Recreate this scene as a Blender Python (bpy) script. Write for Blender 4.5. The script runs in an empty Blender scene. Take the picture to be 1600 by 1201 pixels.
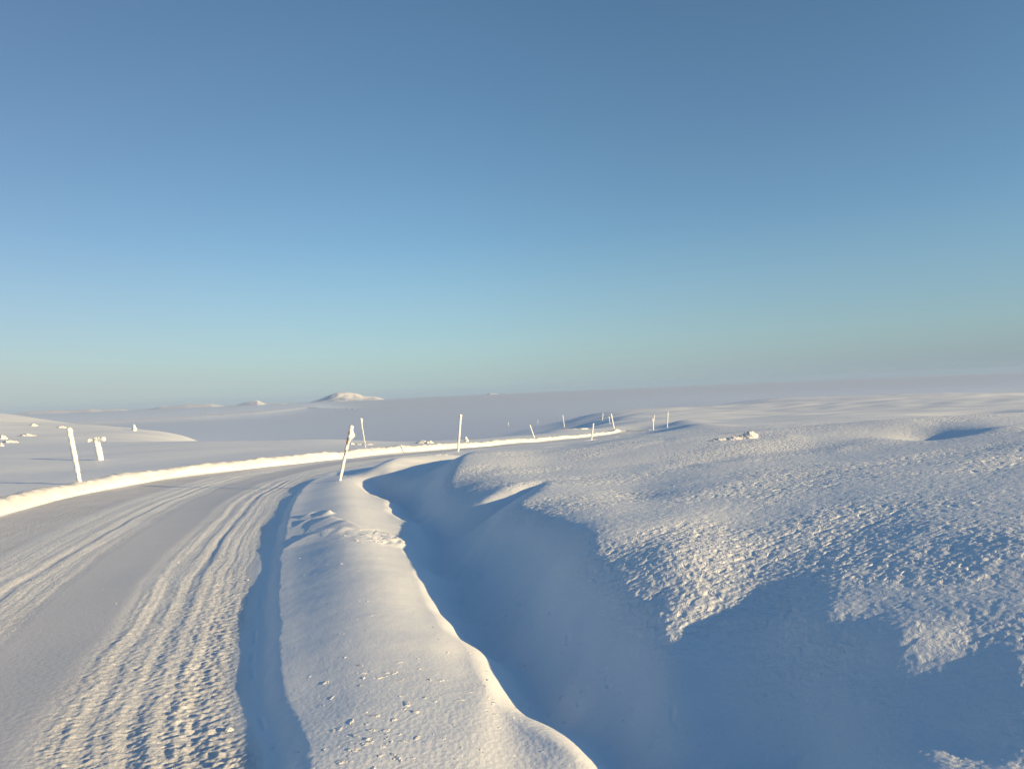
import bpy, bmesh, math, random
import numpy as np
from mathutils import Matrix, Vector

random.seed(7)
rng = np.random.default_rng(11)
scene = bpy.context.scene
C = scene.collection

# ------------------------------------------------------------------ camera
W, H_, F = 1600.0, 1201.0, 1200.0
CAMZ = 2.4
ROLL = math.atan(0.0425)
PITCH = 13.0 / 1200.0
R0 = np.array([1.0, 0, 0]); U0 = np.array([0, -math.sin(PITCH), math.cos(PITCH)])
FW = np.array([0, math.cos(PITCH), math.sin(PITCH)])
RC = math.cos(ROLL) * R0 - math.sin(ROLL) * U0
UC = math.sin(ROLL) * R0 + math.cos(ROLL) * U0
cam_d = bpy.data.cameras.new("camera")
cam_d.sensor_width = 36.0; cam_d.lens = 36.0 * F / W
cam_d.clip_start = 0.05; cam_d.clip_end = 80000
cam = bpy.data.objects.new("camera", cam_d); C.objects.link(cam)
m = Matrix.Identity(4)
for i in range(3):
    m[i][0] = RC[i]; m[i][1] = UC[i]; m[i][2] = -FW[i]
m[2][3] = CAMZ
cam.matrix_world = m
scene.camera = cam

# ------------------------------------------------------------------ sky and sun
SUN_EL = math.radians(11.5)
SUN_AZ = math.radians(90 + 27)          # clockwise from +Y (view direction)
world = bpy.data.worlds.new("World"); scene.world = world; world.use_nodes = True
nt = world.node_tree
sky = nt.nodes.new("ShaderNodeTexSky"); sky.sky_type = 'NISHITA'
sky.sun_disc = False; sky.sun_elevation = SUN_EL; sky.sun_rotation = SUN_AZ
sky.altitude = 1200; sky.air_density = 1.0; sky.dust_density = 0.4; sky.ozone_density = 3.2
bg = nt.nodes["Background"]; bg.inputs[1].default_value = 0.119
# pale haze low over the horizon
geo = nt.nodes.new("ShaderNodeTexCoord"); sep = nt.nodes.new("ShaderNodeSeparateXYZ"); nt.links.new(geo.outputs["Generated"], sep.inputs[0])
ramp = nt.nodes.new("ShaderNodeValToRGB"); nt.links.new(sep.outputs[2], ramp.inputs[0])
ramp.color_ramp.interpolation = 'B_SPLINE'
ramp.color_ramp.elements[0].position = 0.0; ramp.color_ramp.elements[0].color = (.95, .95, .95, 1)
ramp.color_ramp.elements[1].position = .20; ramp.color_ramp.elements[1].color = (0, 0, 0, 1)
e = ramp.color_ramp.elements.new(.06); e.color = (.55, .55, .55, 1)
hz = nt.nodes.new("ShaderNodeMix"); hz.data_type = 'RGBA'; nt.links.new(ramp.outputs[0], hz.inputs[0])
mr = nt.nodes.new("ShaderNodeMapRange"); nt.links.new(sep.outputs[0], mr.inputs[0])
mr.inputs[1].default_value = -.6; mr.inputs[2].default_value = .6
hc = nt.nodes.new("ShaderNodeMix"); hc.data_type = 'RGBA'; nt.links.new(mr.outputs[0], hc.inputs[0])
hc.inputs[6].default_value = (3.3, 4.0, 4.5, 1); hc.inputs[7].default_value = (1.6, 1.95, 2.55, 1)
nt.links.new(sky.outputs[0], hz.inputs[6]); nt.links.new(hc.outputs[2], hz.inputs[7])
gr = nt.nodes.new("ShaderNodeMix"); gr.data_type = 'RGBA'; gr.blend_type = 'MULTIPLY'; gr.inputs[0].default_value = 1.0
nt.links.new(hz.outputs[2], gr.inputs[6]); gr.inputs[7].default_value = (.925, 1.005, .935, 1)
m2 = nt.nodes.new("ShaderNodeMapRange"); m2.interpolation_type = 'SMOOTHSTEP'; nt.links.new(sep.outputs[0], m2.inputs[0]); m2.inputs[1].default_value = -.75; m2.inputs[2].default_value = 0.0
tc = nt.nodes.new("ShaderNodeMix"); tc.data_type = 'RGBA'; nt.links.new(m2.outputs[0], tc.inputs[0]); tc.inputs[6].default_value = (.86, .74, .74, 1); tc.inputs[7].default_value = (1, 1, 1, 1)
g2 = nt.nodes.new("ShaderNodeMix"); g2.data_type = 'RGBA'; g2.blend_type = 'MULTIPLY'; g2.inputs[0].default_value = 1.0
nt.links.new(gr.outputs[2], g2.inputs[6]); nt.links.new(tc.outputs[2], g2.inputs[7]); nt.links.new(g2.outputs[2], bg.inputs[0])
sun_d = bpy.data.lights.new("sun", 'SUN'); sun_d.energy = 5.0; sun_d.angle = math.radians(0.5)
sun_d.color = (1.0, 0.72, 0.34)
sun = bpy.data.objects.new("sun", sun_d); C.objects.link(sun)
sdir = Vector((math.sin(SUN_AZ) * math.cos(SUN_EL), math.cos(SUN_AZ) * math.cos(SUN_EL), math.sin(SUN_EL)))
sun.rotation_euler = sdir.to_track_quat('Z', 'Y').to_euler()
sun.location = (30, -20, 30)
scene.view_settings.view_transform = 'Standard'
scene.view_settings.look = 'None'
scene.view_settings.exposure = 0.46
scene.cycles.volume_bounces = 3
scene.cycles.max_bounces = 12
scene.cycles.diffuse_bounces = 10
scene.cycles.use_denoising = True

# ------------------------------------------------------------------ helpers: picture rays to ground
def ray(u, v):
    x = (u - W / 2) / F; y = (H_ / 2 - v) / F
    return x * RC + y * UC + FW
def Ud(u, v, d):
    r = ray(u, v); r = r * (d / r[1]); return np.array([r[0], r[1], CAMZ + r[2]])
def Uz(u, v, z):
    r = ray(u, v); r = r * ((z - CAMZ) / r[2]); return np.array([r[0], r[1], z])

# ------------------------------------------------------------------ helpers: noise
def _hash(ix, iy, s):
    h = (ix.astype(np.uint32) * np.uint32(374761393) + iy.astype(np.uint32) * np.uint32(668265263) + np.uint32((s * 2246822519) & 0xffffffff))
    h = (h ^ (h >> np.uint32(13))) * np.uint32(1274126177)
    return h ^ (h >> np.uint32(16))
def perlin(x, y, seed=0):
    x = np.asarray(x, np.float64); y = np.asarray(y, np.float64)
    xf = np.floor(x); yf = np.floor(y)
    fx = (x - xf).astype(np.float32); fy = (y - yf).astype(np.float32)
    ix = xf.astype(np.int64); iy = yf.astype(np.int64)
    out = 0
    sx = fx * fx * fx * (fx * (fx * 6 - 15) + 10); sy = fy * fy * fy * (fy * (fy * 6 - 15) + 10)
    def g(dx, dy):
        a = _hash(ix + dx, iy + dy, seed).astype(np.float32) * np.float32(2 * math.pi / 4294967296.0)
        return np.cos(a) * (fx - dx) + np.sin(a) * (fy - dy)
    a = g(0, 0); b = g(1, 0); c = g(0, 1); d = g(1, 1)
    return (a + sx * (b - a)) * (1 - sy) + (c + sx * (d - c)) * sy * 1.0 if False else ((a + sx * (b - a)) + sy * ((c + sx * (d - c)) - (a + sx * (b - a)))) * 1.5
def S(a, b, x):
    t = np.clip((x - a) / (b - a), 0, 1); return t * t * (3 - 2 * t)

def polyline(pts, step=0.15):
    """Catmull-Rom resample of a plan polyline."""
    P = np.array([(p[0], p[1]) for p in pts], float)
    P = np.vstack([2 * P[0] - P[1], P, 2 * P[-1] - P[-2]])
    out = []
    for i in range(1, len(P) - 2):
        n = max(2, int(np.linalg.norm(P[i + 1] - P[i]) / step))
        t = np.linspace(0, 1, n, endpoint=False)[:, None]
        p0, p1, p2, p3 = P[i - 1], P[i], P[i + 1], P[i + 2]
        a = 0.5 * ((2 * p1) + (-p0 + p2) * t + (2 * p0 - 5 * p1 + 4 * p2 - p3) * t ** 2 + (-p0 + 3 * p1 - 3 * p2 + p3) * t ** 3)
        out.append(a)
    out.append(P[-2][None]); return np.vstack(out)
def dist_poly(x, y, P):
    """distance, signed side (+ = right of travel), arclength to a polyline"""
    sh = x.shape; x = x.ravel(); y = y.ravel()
    A = P[:-1]; B = P[1:]; D = B - A; L = np.hypot(D[:, 0], D[:, 1]); cs = np.concatenate([[0], np.cumsum(L)])[:-1]
    best = np.full(x.shape, 1e18); sd = np.zeros(x.shape); arc = np.zeros(x.shape)
    for k in range(len(A)):
        px = x - A[k, 0]; py = y - A[k, 1]
        t = np.clip((px * D[k, 0] + py * D[k, 1]) / (L[k] ** 2 + 1e-12), 0, 1)
        qx = px - t * D[k, 0]; qy = py - t * D[k, 1]
        d2 = qx * qx + qy * qy
        mk = d2 < best
        cr = D[k, 1] * px - D[k, 0] * py
        best = np.where(mk, d2, best); sd = np.where(mk, np.sign(cr), sd); arc = np.where(mk, cs[k] + t * L[k], arc)
    return np.sqrt(best).reshape(sh), sd.reshape(sh), arc.reshape(sh)
def inside(x, y, P):
    c = np.zeros(x.shape, bool); n = len(P)
    for i in range(n):
        x1, y1 = P[i]; x2, y2 = P[(i + 1) % n]
        if y1 == y2: continue
        k = ((y1 > y) != (y2 > y)) & (x < (x2 - x1) * (y - y1) / (y2 - y1) + x1)
        c ^= k
    return c

# ------------------------------------------------------------------ the plan of the place
VZ = 0.20
RE = [(-0.55, -3.0), (-0.45, 1.0), Uz(495, 1200, VZ), Uz(450, 1050, VZ), Uz(440, 900, VZ), Uz(447, 830, VZ), Uz(465, 780, VZ * .8), Uz(490, 755, .1),
      Ud(530, 738, 25.2), Ud(600, 722, 29), Ud(716, 706.5, 36), Ud(830, 696, 54), Ud(925, 687, 76), Ud(1000, 677, 108)]
LE = [(-6.6, -3.0), (-8.0, 4.0), (-10.4, 11.0), Ud(0, 805, 18.2), Ud(125, 772, 22), Ud(268, 747, 26.4), Ud(400, 731, 29.5), Ud(530, 717, 33.5), Ud(640, 707, 41),
      Ud(760, 697, 56), Ud(850, 689, 75), Ud(925, 682, 97), Ud(972, 673, 115)]
VE = [(2.6, 1.0), (1.7, 2.6), Uz(970, 1200, .12), Uz(830, 1110, .16), Uz(780, 1060, .17), Uz(750, 1020, .18), Uz(735, 990, .18), Uz(700, 960, .18),
      Uz(665, 910, .18), Uz(655, 870, .18), Uz(637, 850, .18), Uz(640, 838, .18), Uz(650, 827, .18), Uz(640, 806, .18), Uz(612, 792, .18), Uz(606, 776, .18),
      Uz(580, 765, .17), Uz(552, 755, .15)]
OUT = [Uz(600, 742, .12), Uz(645, 733, .1), Uz(740, 716, .1), Uz(860, 701, 0.0)]
PE = [Ud(850, 706, 29.5), Ud(770, 722, 25), Uz(722, 742, .40), Uz(705, 765, .42), Uz(728, 784, .42), Uz(800, 771, .45), Uz(857, 761, .47), Uz(848, 777, .47),
      Uz(815, 800, .48), Uz(868, 822, .52), Uz(905, 838, .55), Uz(932, 866, .58), Uz(1000, 915, .6), Uz(1035, 945, .62), Uz(1090, 970, .64), Uz(1200, 1000, .65),
      Uz(1330, 1035, .66), Uz(1430, 1090, .66), Uz(1520, 1150, .66), Uz(1600, 1215, .66), (3.6, 2.0), (4.6, 0.5)]
REp, LEp = polyline(RE, .5), polyline(LE, .5)
VEp, PEp, OUTp = polyline(VE, .1), polyline(PE, .15), polyline([VE[-1]] + OUT + [PE[0]], .2)
HOL = np.vstack([VEp, OUTp[1:-1], PEp])

# base surface: control points (u, v, distance) or plan points
CT = []
def cz(u, v, z): CT.append(Uz(u, v, z))
def cd(u, v, d): CT.append(Ud(u, v, d))
for p in [(-7, -3, 0), (-2, -3, 0), (-4, 0, 0), (-8, 6, 0), (-3, 4, 0), (-10, 12, .05), (1, 0, .0), (0, -3, .05), (1, 3, -.02), (.5, 2, .0), (3, 1, .35), (5, 3, .75), (4, -2, .7), (9, 2, 1.15), (9, 6, 1.15)]: CT.append(np.array(p, float))
for u, v in [(300, 1100), (100, 1000), (400, 950), (200, 850), (420, 850), (350, 770), (60, 850), (440, 755)]: cz(u, v, 0)
for p in LE[3:]: CT.append(p)
for p in RE[8:]: CT.append(p)
# field on the left
cz(20, 770, .05); cd(0, 735, 30); cd(0, 705, 50); cd(100, 715, 40); cd(120, 695, 62); cd(250, 700, 46); cd(330, 688, 62); cd(420, 690, 55); cd(520, 686, 64); cd(600, 690, 62); cd(700, 687, 72); cd(790, 682, 90); cd(870, 672, 120)
# hill at the far left
cd(-60, 640, 190); cd(0, 645, 190); cd(0, 668, 130); cd(100, 661, 170); cd(200, 671, 155); cd(290, 684, 140); cd(120, 681, 110); cd(0, 688, 95)
# falling into the valley
for u, d, z in [(400, 130, -9), (520, 130, -11), (640, 130, -11), (740, 150, -11.5), (300, 200, -10), (150, 330, -12), (0, 330, -9), (500, 250, -22), (700, 250, -16), (820, 260, -12.0), (900, 220, -9.0), (1000, 480, -17), (850, 480, -22), (600, 480, -32), (300, 480, -28), (50, 520, -26)]:
    r = ray(u, 600); CT.append(np.array([r[0] * d / r[1], d, z]))
# verge, plateau
for u, v in [(560, 1150), (520, 1000), (540, 880), (540, 800), (540, 760)]: cz(u, v, .10)
for u, v in [(900, 1200), (760, 1110), (690, 1020), (630, 920), (600, 850), (590, 800), (565, 762)]: cz(u, v, -.04)
for p in VE[2::2]: CT.append(np.array([p[0], p[1], -.10]))
for u, v, z in [(1600, 1000, .94), (1600, 800, 1.16), (1300, 900, .81), (1300, 780, .90), (1000, 780, .62), (850, 740, .46), (1150, 830, .76), (1450, 900, .92), (1500, 750, 1.07),
                (1050, 935, .62), (1400, 1060, .66), (930, 862, .58), (800, 800, .45), (1520, 1150, .68), (1100, 740, .7), (1300, 720, .8), (720, 745, .38)]: cz(u, v, z)
for u, v, z in [(1000, 690, .42), (1170, 685, .62), (1400, 683, .95), (1600, 682, 1.2), (900, 705, .3)]: cz(u, v, z)
cd(860, 701, 33.5); cd(740, 716, 29); cd(700, 712, 31)
# beyond the plateau
cd(1000, 681, 80); cd(1170, 678, 40); cd(1170, 672, 60); cd(1400, 676, 32); cd(1480, 676, 30); cd(1600, 672, 32); cd(1060, 668, 100); cd(1200, 660, 95); cd(1100, 655, 150); cd(1200, 645, 220)
cd(1400, 655, 85); cd(1600, 655, 70); cd(1400, 640, 150); cd(1600, 640, 110); cd(1400, 624, 310); cd(1400, 615, 430); cd(1300, 618, 430); cd(1200, 625, 430); cd(1600, 616, 330); cd(1500, 615, 390)
cd(1050, 650, 210); cd(970, 654, 200); cd(1050, 640, 330); cd(950, 645, 300)
for u, d, z in [(1400, 800, -30), (1600, 800, -30), (1200, 800, -28), (1000, 800, -30), (700, 800, -45), (200, 800, -45), (1300, 1500, -60), (800, 1500, -60), (100, 1500, -60)]:
    r = ray(u, 600); CT.append(np.array([r[0] * d / r[1], d, z]))
CT = np.array(CT)
def warp(x, y):
    r = np.hypot(x, y); az = np.clip(np.arctan2(x, y), -0.85, 0.85)
    return az * 2.6, np.log(r + 6.0)
_ca, _cl = warp(CT[:, 0], CT[:, 1]); _cr = np.hypot(CT[:, 0], CT[:, 1])
def _K(a, b, c, d):
    r2 = (a[:, None] - c[None]) ** 2 + (b[:, None] - d[None]) ** 2
    return 0.5 * r2 * np.log(r2 + 1e-9)
n = len(CT)
M_ = np.zeros((n + 3, n + 3)); M_[:n, :n] = _K(_ca, _cl, _ca, _cl) + np.eye(n) * 2e-3
M_[:n, n] = 1; M_[:n, n + 1] = _ca; M_[:n, n + 2] = _cl; M_[n:, :n] = M_[:n, n:].T
_w = np.linalg.solve(M_, np.concatenate([CT[:, 2] / (_cr + 25), [0, 0, 0]]))
def base(x, y):
    a, l = warp(x, y); sh = a.shape; a = a.ravel(); l = l.ravel(); out = np.zeros(a.shape)
    for k in range(n):
        r2 = (a - _ca[k]) ** 2 + (l - _cl[k]) ** 2
        out += _w[k] * 0.5 * r2 * np.log(r2 + 1e-9)
    out += _w[n] + _w[n + 1] * a + _w[n + 2] * l
    return (out * (np.hypot(x, y).ravel() + 25)).reshape(sh)

# ------------------------------------------------------------------ the ground grid (finer near the viewpoint, coarser far away)
def radii(r0, r1, k): return r0 * np.exp(np.arange(0, math.log(r1 / r0), k))
rr = np.concatenate([[0.3, .8, 1.4, 1.9, 2.4], radii(2.8, 16, .0021), radii(16, 60, .0031), radii(60, 600, .008), radii(600, 1500, .03), [1500, 2200, 4000, 8000, 16000, 30000]])
az_in = np.radians(np.linspace(-40, 40, 1750))
az_out = np.concatenate([np.radians(np.arange(-180, -40.2, 1.5)), az_in, np.radians(np.arange(40.6, 179.9, 0.8))])
aa = np.concatenate([az_out, [math.pi]])
RRg, AAg = np.meshgrid(rr, aa, indexing='ij')
X = RRg * np.sin(AAg); Y = RRg * np.cos(AAg)

# coarse fields, interpolated on the fine grid
ci = np.unique(np.concatenate([np.arange(0, len(rr), 3), [len(rr) - 1]])); cj = np.unique(np.concatenate([np.arange(0, len(aa), 5), [len(aa) - 1]]))
def upsample(fc):
    a = np.empty((len(ci), len(aa)))
    for i in range(len(ci)): a[i] = np.interp(np.arange(len(aa)), cj, fc[i])
    o = np.empty((len(rr), len(aa)))
    idx = np.arange(len(rr)); k = np.clip(np.searchsorted(ci, idx, side='right') - 1, 0, len(ci) - 2)
    t = ((idx - ci[k]) / (ci[k + 1] - ci[k]))[:, None]
    return a[k] * (1 - t) + a[k + 1] * t
Xc, Yc = X[np.ix_(ci, cj)], Y[np.ix_(ci, cj)]
Bz = upsample(base(Xc, Yc))
Bz = np.where(RRg > 1499, -60.0, Bz)
def signed(P):
    d, s, a = dist_poly(Xc, Yc, P); return upsample(d * s), upsample(a)
tR, sR = signed(REp)          # + = right of the road edge
tL, sL = signed(LEp)          # + = right of the left bank's foot
near = (np.abs(Xc) < 12) & (Yc < 40) & (Yc > -4)
def near_dist(P):
    d = np.full(Xc.shape, 9.0); d[near] = dist_poly(Xc[near], Yc[near], P)[0]; return d
dV, dP, dO = near_dist(VEp), near_dist(PEp), near_dist(OUTp)
_d, _s, _ = dist_poly(Xc, Yc, VEp[::3]); dVr = upsample(np.clip(_d, 0, 9) * _s)
ins = inside(Xc, Yc, HOL)
sg = np.where(ins, 1.0, -1.0)
dN = np.minimum(np.minimum(dV, dP), dO)
dV, dP, dO = [upsample(np.where(d <= dN + 1e-6, d * sg, d)) for d in (dV, dP, dO)]; ins = upsample(np.where(ins, 1.0, 0.0)) > .5

drr = np.gradient(rr)[:, None]
def nz(wl, seed, sx=1.0, sy=1.0, rot=0.0, x=X, y=Y):
    """perlin octave of wavelength wl, faded out where the mesh is too coarse for it"""
    fade = S(1.6, 3.5, wl / drr) * np.ones_like(X)
    rows = np.where(fade[:, 0] > 0)[0]
    out = np.zeros_like(X)
    if len(rows):
        s = slice(rows[0], rows[-1] + 1); c, si = math.cos(rot), math.sin(rot)
        xx, yy = x[s], y[s]
        out[s] = perlin((c * xx + si * yy) / (wl * sx) + 17.3 * seed, (-si * xx + c * yy) / (wl * sy) - 9.1 * seed, seed) * fade[s]
    return out

Z = Bz.copy()
along = S(128, 118, Y)                                    # the road as far as it can be followed
road_w = S(0.0, .35, -tR - .02) * S(0.02, .25, tL) * along
# verge: raised above the road
vw = S(-.22, -.01, tR + .5 * nz(.9, 3) * .04 + .02 * nz(.3, 4) + .012 * nz(.1, 7)) * S(30, 20, Y)
vfade = S(6.5, 4.0, tR) * 1.0
vheight = VZ - (.125 + .015 * S(10, 6, Y)) * S(1.3, .1, tR) + .018 * nz(1.6, 5) + .02 * nz(3.0, 6)
Z += vw * vheight * np.where(tR > 0, S(6.0, .8, tR), 1)
# hollow
hd = .30 + .16 * S(14, 6, Y)
wallV = S(-.14, .55, dV + .08 * nz(.8, 7)); wallP = S(-.12, 1.15, dP + .05 * nz(.5, 8)); wallO = S(-.1, 1.2, dO)
inner = S(-.35, -.05, upsample(dN * sg)); wallV = wallV * inner
Z -= hd * wallV * wallP * wallO
# the plateau's rim: high enough to keep the hollow in shade, no higher
def rim_at(y, dv, tr):
    r = np.interp(y, [1, 3.0, 3.6, 4.2, 4.7, 6, 7, 8.2, 9.6, 11.3, 14, 17, 20, 24, 28, 36], [-.5, -.60, -.55, -.42, -.31, -.20, -.16, -.10, -.02, .04, .03, .11, .42, .40, .12, 0])
    return r * S(.3, 1.4, dv) * S(.8, 2.2, np.where(y < 40, tr, 0)) * (1 - .3 * S(2.6, 6.0, dv) * S(16, 9, y))
Z += rim_at(Y, dVr, tR)
# plateau shaped just gentler than the low sun to catch light; rim steeper, shaded
def sun_graded():
    h = .12; ss = np.arange(-9, 17, h); ww = np.arange(-14, 22, h)
    Sg, Wg = np.meshgrid(ss, ww, indexing='ij')
    ux, uy = math.sin(SUN_AZ), math.cos(SUN_AZ)                  # towards the sun
    x = ux * Sg - uy * Wg; y = uy * Sg + ux * Wg
    d, sd, _ = dist_poly(x, y, VEp[::3]); dv = np.clip(d, 0, 9) * sd
    d2, s2, _ = dist_poly(x, y, REp); tr = d2 * s2
    lipd = dist_poly(x, y, PEp[::2])[0]; hol = inside(x, y, HOL)
    z0 = base(x, y) + rim_at(y, dv, tr)
    te = math.tan(SUN_EL)
    nn = perlin(x / 1.5, y / 1.5, 91) + .5 * perlin(x / .7, y / .7, 92)
    m = np.where(hol, -.5, np.where(lipd < 3.0, -.045 + .02 * nn + (.085 + .03 * nn) * S(.3, 1.7, lipd + .55 * nn), .07) + .05 * S(1.0, 5, lipd))
    m = np.where((dv < .2) | (tr < 1.0), -1.0, m)
    z = z0.copy()
    for i in range(1, len(ss)): z[i] = np.minimum(z0[i], z[i - 1] + (te - m[i]) * h)
    dl = z - z0
    for _ in range(3):
        dl[1:-1, 1:-1] = (dl[1:-1, 1:-1] * 2 + dl[:-2, 1:-1] + dl[2:, 1:-1] + dl[1:-1, :-2] + dl[1:-1, 2:]) / 6
    sq = ux * X + uy * Y; wq = -uy * X + ux * Y
    fi = np.clip((sq - ss[0]) / h, 0, len(ss) - 1.001); fj = np.clip((wq - ww[0]) / h, 0, len(ww) - 1.001)
    i = fi.astype(int); j = fj.astype(int); a = fi - i; b = fj - j
    o = (dl[i, j] * (1 - a) + dl[i + 1, j] * a) * (1 - b) + (dl[i, j + 1] * (1 - a) + dl[i + 1, j + 1] * a) * b
    return o * S(17, 15, sq) * S(-9, -8, sq) * S(22, 19, wq) * S(-14, -12, wq)
Z += sun_graded()
# soft undulation everywhere
far_amp = np.clip(RRg / 60, .1, 3)
Z += .10 * far_amp * nz(9, 9, 1.6, .7, .4) * (1 - road_w) * S(8, 25, RRg)
Z += .35 * np.clip(RRg / 150, 0, 3) * nz(40, 10, 1.8, .7, .2) * S(70, 160, RRg)
Z += 1.2 * np.clip(RRg / 300, 0, 2) * nz(110, 12, 1.6, .7, .2) * S(150, 320, RRg)
# field level behind the left bank
Z += .22 * S(.05, -.25, tL) * S(-9, -.6, tL) * S(130, 100, Y)

# crust of wind-pitted snow on the plateau
plat = S(-.55, .15, np.where(ins, -1.0, 1.0) * np.minimum(np.abs(dP), 9)) * (dVr > 0) * S(.3, 1.6, np.minimum(np.abs(dV), 9)) * S(1.5, 3.5, tR)
plat = np.where(RRg > 34, S(2, 5, tR) * S(150, 60, RRg), plat)
pn = nz(.13, 20, 1.3, .8, .5); pn2 = nz(.07, 21, 1.25, .85, .5); pn3 = nz(.42, 22, 1.3, .8, .5); pn4 = nz(1.3, 24, 1.2, .8, .3)
pit = -S(.18, .75, pn + .55 * pn2)
patchy = .3 + .7 * S(-.35, .35, nz(2.4, 27, 1.5, .8, .4) + .5 * nz(.9, 28))
plat = plat * np.where(patchy == 0, 1, patchy)
Z += plat * (.012 * pit + .005 * pn2 + .004 * pn3 + .014 * pn4 + .004 * nz(.045, 23))
Z += plat * (.045 * nz(3.2, 25, 1.3, .8, .3) * S(4, 7, Y) + .03 * nz(1.7, 26, 1.6, .7, .5))
# fine grain of the soft snow, the floor of the hollow with small pocks
soft = (1 - road_w) * (1 - plat)
Z += soft * (.0018 * nz(.035, 30) + .0012 * nz(.12, 31) + .006 * nz(.55, 32, 1.5, .8, .1))
Z += wallV * wallP * wallO * (.018 * nz(.5, 35, 2.2, .6, .9) + .045 * nz(1.4, 36, 2.0, .7, 1.0) + .006 * nz(.2, 37, 1.5, .8, .6))
pk = S(.42, .75, nz(.12, 33)); Z -= .018 * pk * soft * wallV * wallP * S(.1, .5, nz(.7, 34) + .25)

# road surface: ruts, ridges and torn hard snow (lateral coordinate q = metres left of the right edge)
q = -tR
wob = .10 * nz(4.0, 40) + .04 * nz(1.2, 41)
qq = q + wob
def bump(c, w): return np.exp(-((qq - c) / w) ** 2)
sl, ql = sR, qq
def rz(ws, wq, seed):           # noise stretched in road coordinates
    return nz(1.0, seed, 1, 1, 0, sl / ws, ql / wq) * S(1.2, 3.0, np.minimum(ws, wq * 2.0) / drr)
ridge = .030 * bump(1.02, .10) + .022 * bump(1.30, .07) - .020 * bump(1.17, .05) + .018 * bump(.86, .06) + .020 * bump(1.62, .08) - .012 * bump(1.48, .06)
ridge += .028 * bump(3.35, .10) - .018 * bump(3.52, .06) + .022 * bump(3.70, .09) + .018 * bump(4.05, .12) + .014 * bump(3.0, .09)
ridge *= .42 * (1 + .5 * nz(.7, 42) + .5 * nz(.09, 53))
rough = S(.35, .6, qq) * S(1.95, 1.6, qq) + S(2.75, 3.05, qq) * S(4.8, 4.2, qq) + .6 * S(4.5, 5.0, qq)
streak = S(.30, .62, qq) * S(.98, .80, qq)
rs1 = rz(.06, .34, 43); rs2 = rz(.035, .12, 44); rs3 = nz(.06, 45); rs4 = nz(.15, 46, 1, 1)
road_z = ridge + rough * (.003 * rs4 + .006 * rs3 + .007 * rs2 + .006 * nz(.035, 55)) + streak * (.010 * rs1 * (.4 + np.abs(rz(.5, .6, 54))) + .008 * np.abs(rs2) + .005 * rs3)
road_z += rough * (.006 * nz(.028, 48) + .005 * rz(5.0, .13, 56) + .004 * rz(2.5, .06, 57))
road_z += -.018 * bump(.27, .02) * S(-.2, .3, nz(.5, 47)) * S(1.6, 3.2, .05 / drr) - .010 * S(1.7, 2.4, qq) * S(3.1, 2.5, qq)
road_z += .02 * nz(2.5, 49) + .0016 * nz(.05, 50) 
tread = np.sin(sl * 2 * math.pi / .045) * S(2.2, 4.5, .045 / drr)
road_z += .003 * tread * (bump(1.02, .10) + bump(1.62, .12)) * S(-.1, .3, nz(.8, 51))
Z += road_w * road_z
ice = road_w * np.clip(S(1.6, 2.0, qq) * S(3.1, 2.7, qq) + .75 * S(4.3, 4.8, qq) + .12 + .25 * nz(.8, 52, 1, 1), 0, 1) * S(.1, .45, qq)
roughA = np.clip(rough + streak + .12, 0, 1) * road_w * S(.05, .4, qq)

# the broken crust lying across the verge: long asymmetric ridges
def crust(pts, a, w1, w2, seed):
    """w1: slope towards the viewer's side, w2: the back"""
    P = polyline([Uz(u, v, VZ) for u, v in pts], .1)
    box = (X > P[:, 0].min() - 1) & (X < P[:, 0].max() + 1) & (Y > P[:, 1].min() - 1) & (Y < P[:, 1].max() + 1)
    d, s, t = dist_poly(X[box], Y[box], P); L = t.max()
    sd = d * s
    end = S(0, .25 * L, t) * S(L, .8 * L, t)
    f = np.where(sd > 0, np.exp(-(d / w1) ** 1.4), np.exp(-(d / w2) ** 2))
    Z[box] += a * f * end * (1 + .6 * perlin(t / .35, t * 0 + seed, seed))
crust([(450, 822), (490, 813), (530, 820), (565, 829), (600, 824)], .055, .30, .08, 61)
crust([(462, 808), (500, 805), (520, 810)], .06, .15, .06, 62)
crust([(440, 848), (480, 836), (520, 832), (560, 833)], .04, .30, .05, 63)
crust([(560, 833), (590, 826), (615, 832), (640, 845)], .045, .25, .06, 64)
cb = Uz(600, 838, VZ); lump = np.exp(-(((X - cb[0]) / .55) ** 2 + ((Y - cb[1]) / .45) ** 2)); Z += lump * (.02 + .03 * nz(.22, 65) + .015 * nz(.1, 66))

# larger drifts further off (position, along, across, amount, heading)
def drift(p, la, lb, a, rot):
    c, s = math.cos(rot), math.sin(rot); dx, dy = X - p[0], Y - p[1]
    e = c * dx + s * dy; f = -s * dx + c * dy
    Z[:] += a * np.exp(-(e / la) ** 2 - (f / lb) ** 2)
def hit0(u, v, lo=2.5):
    d = lo; r = ray(u, v)
    while d < 400:
        p = r * (d / r[1]); i = min(np.searchsorted(rr, math.hypot(p[0], p[1])), len(rr) - 1); j = min(np.searchsorted(aa, math.atan2(p[0], p[1])), len(aa) - 1)
        if CAMZ + p[2] <= Z[i, j]: break
        d *= 1.003
    return p
def drift_at(u, v, across, deep, rise, rot=0):      # sizes in thousandths of the distance
    p = hit0(u, v); k = math.hypot(p[0], p[1]) / 1000; drift(p, across * k, deep * k, rise * k, rot)
drift_at(1468, 674, 36, 45, -11); drift_at(1420, 674, 55, 45, -7); drift(Ud(1425, 670, 31.5), 1.0, .5, .10, 0)
drift(Ud(1240, 671, 47), 2.2, .7, -.5, .7); drift(Ud(1265, 670, 46), 2.4, .7, .25, .7)
drift_at(1590, 643, 55, 60, -13); drift_at(1530, 645, 60, 60, -8)
drift(Ud(1005, 664, 135), 6, 10, -1.6, 0); drift(Ud(1060, 664, 128), 4, 9, 1.0, 0)
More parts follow.
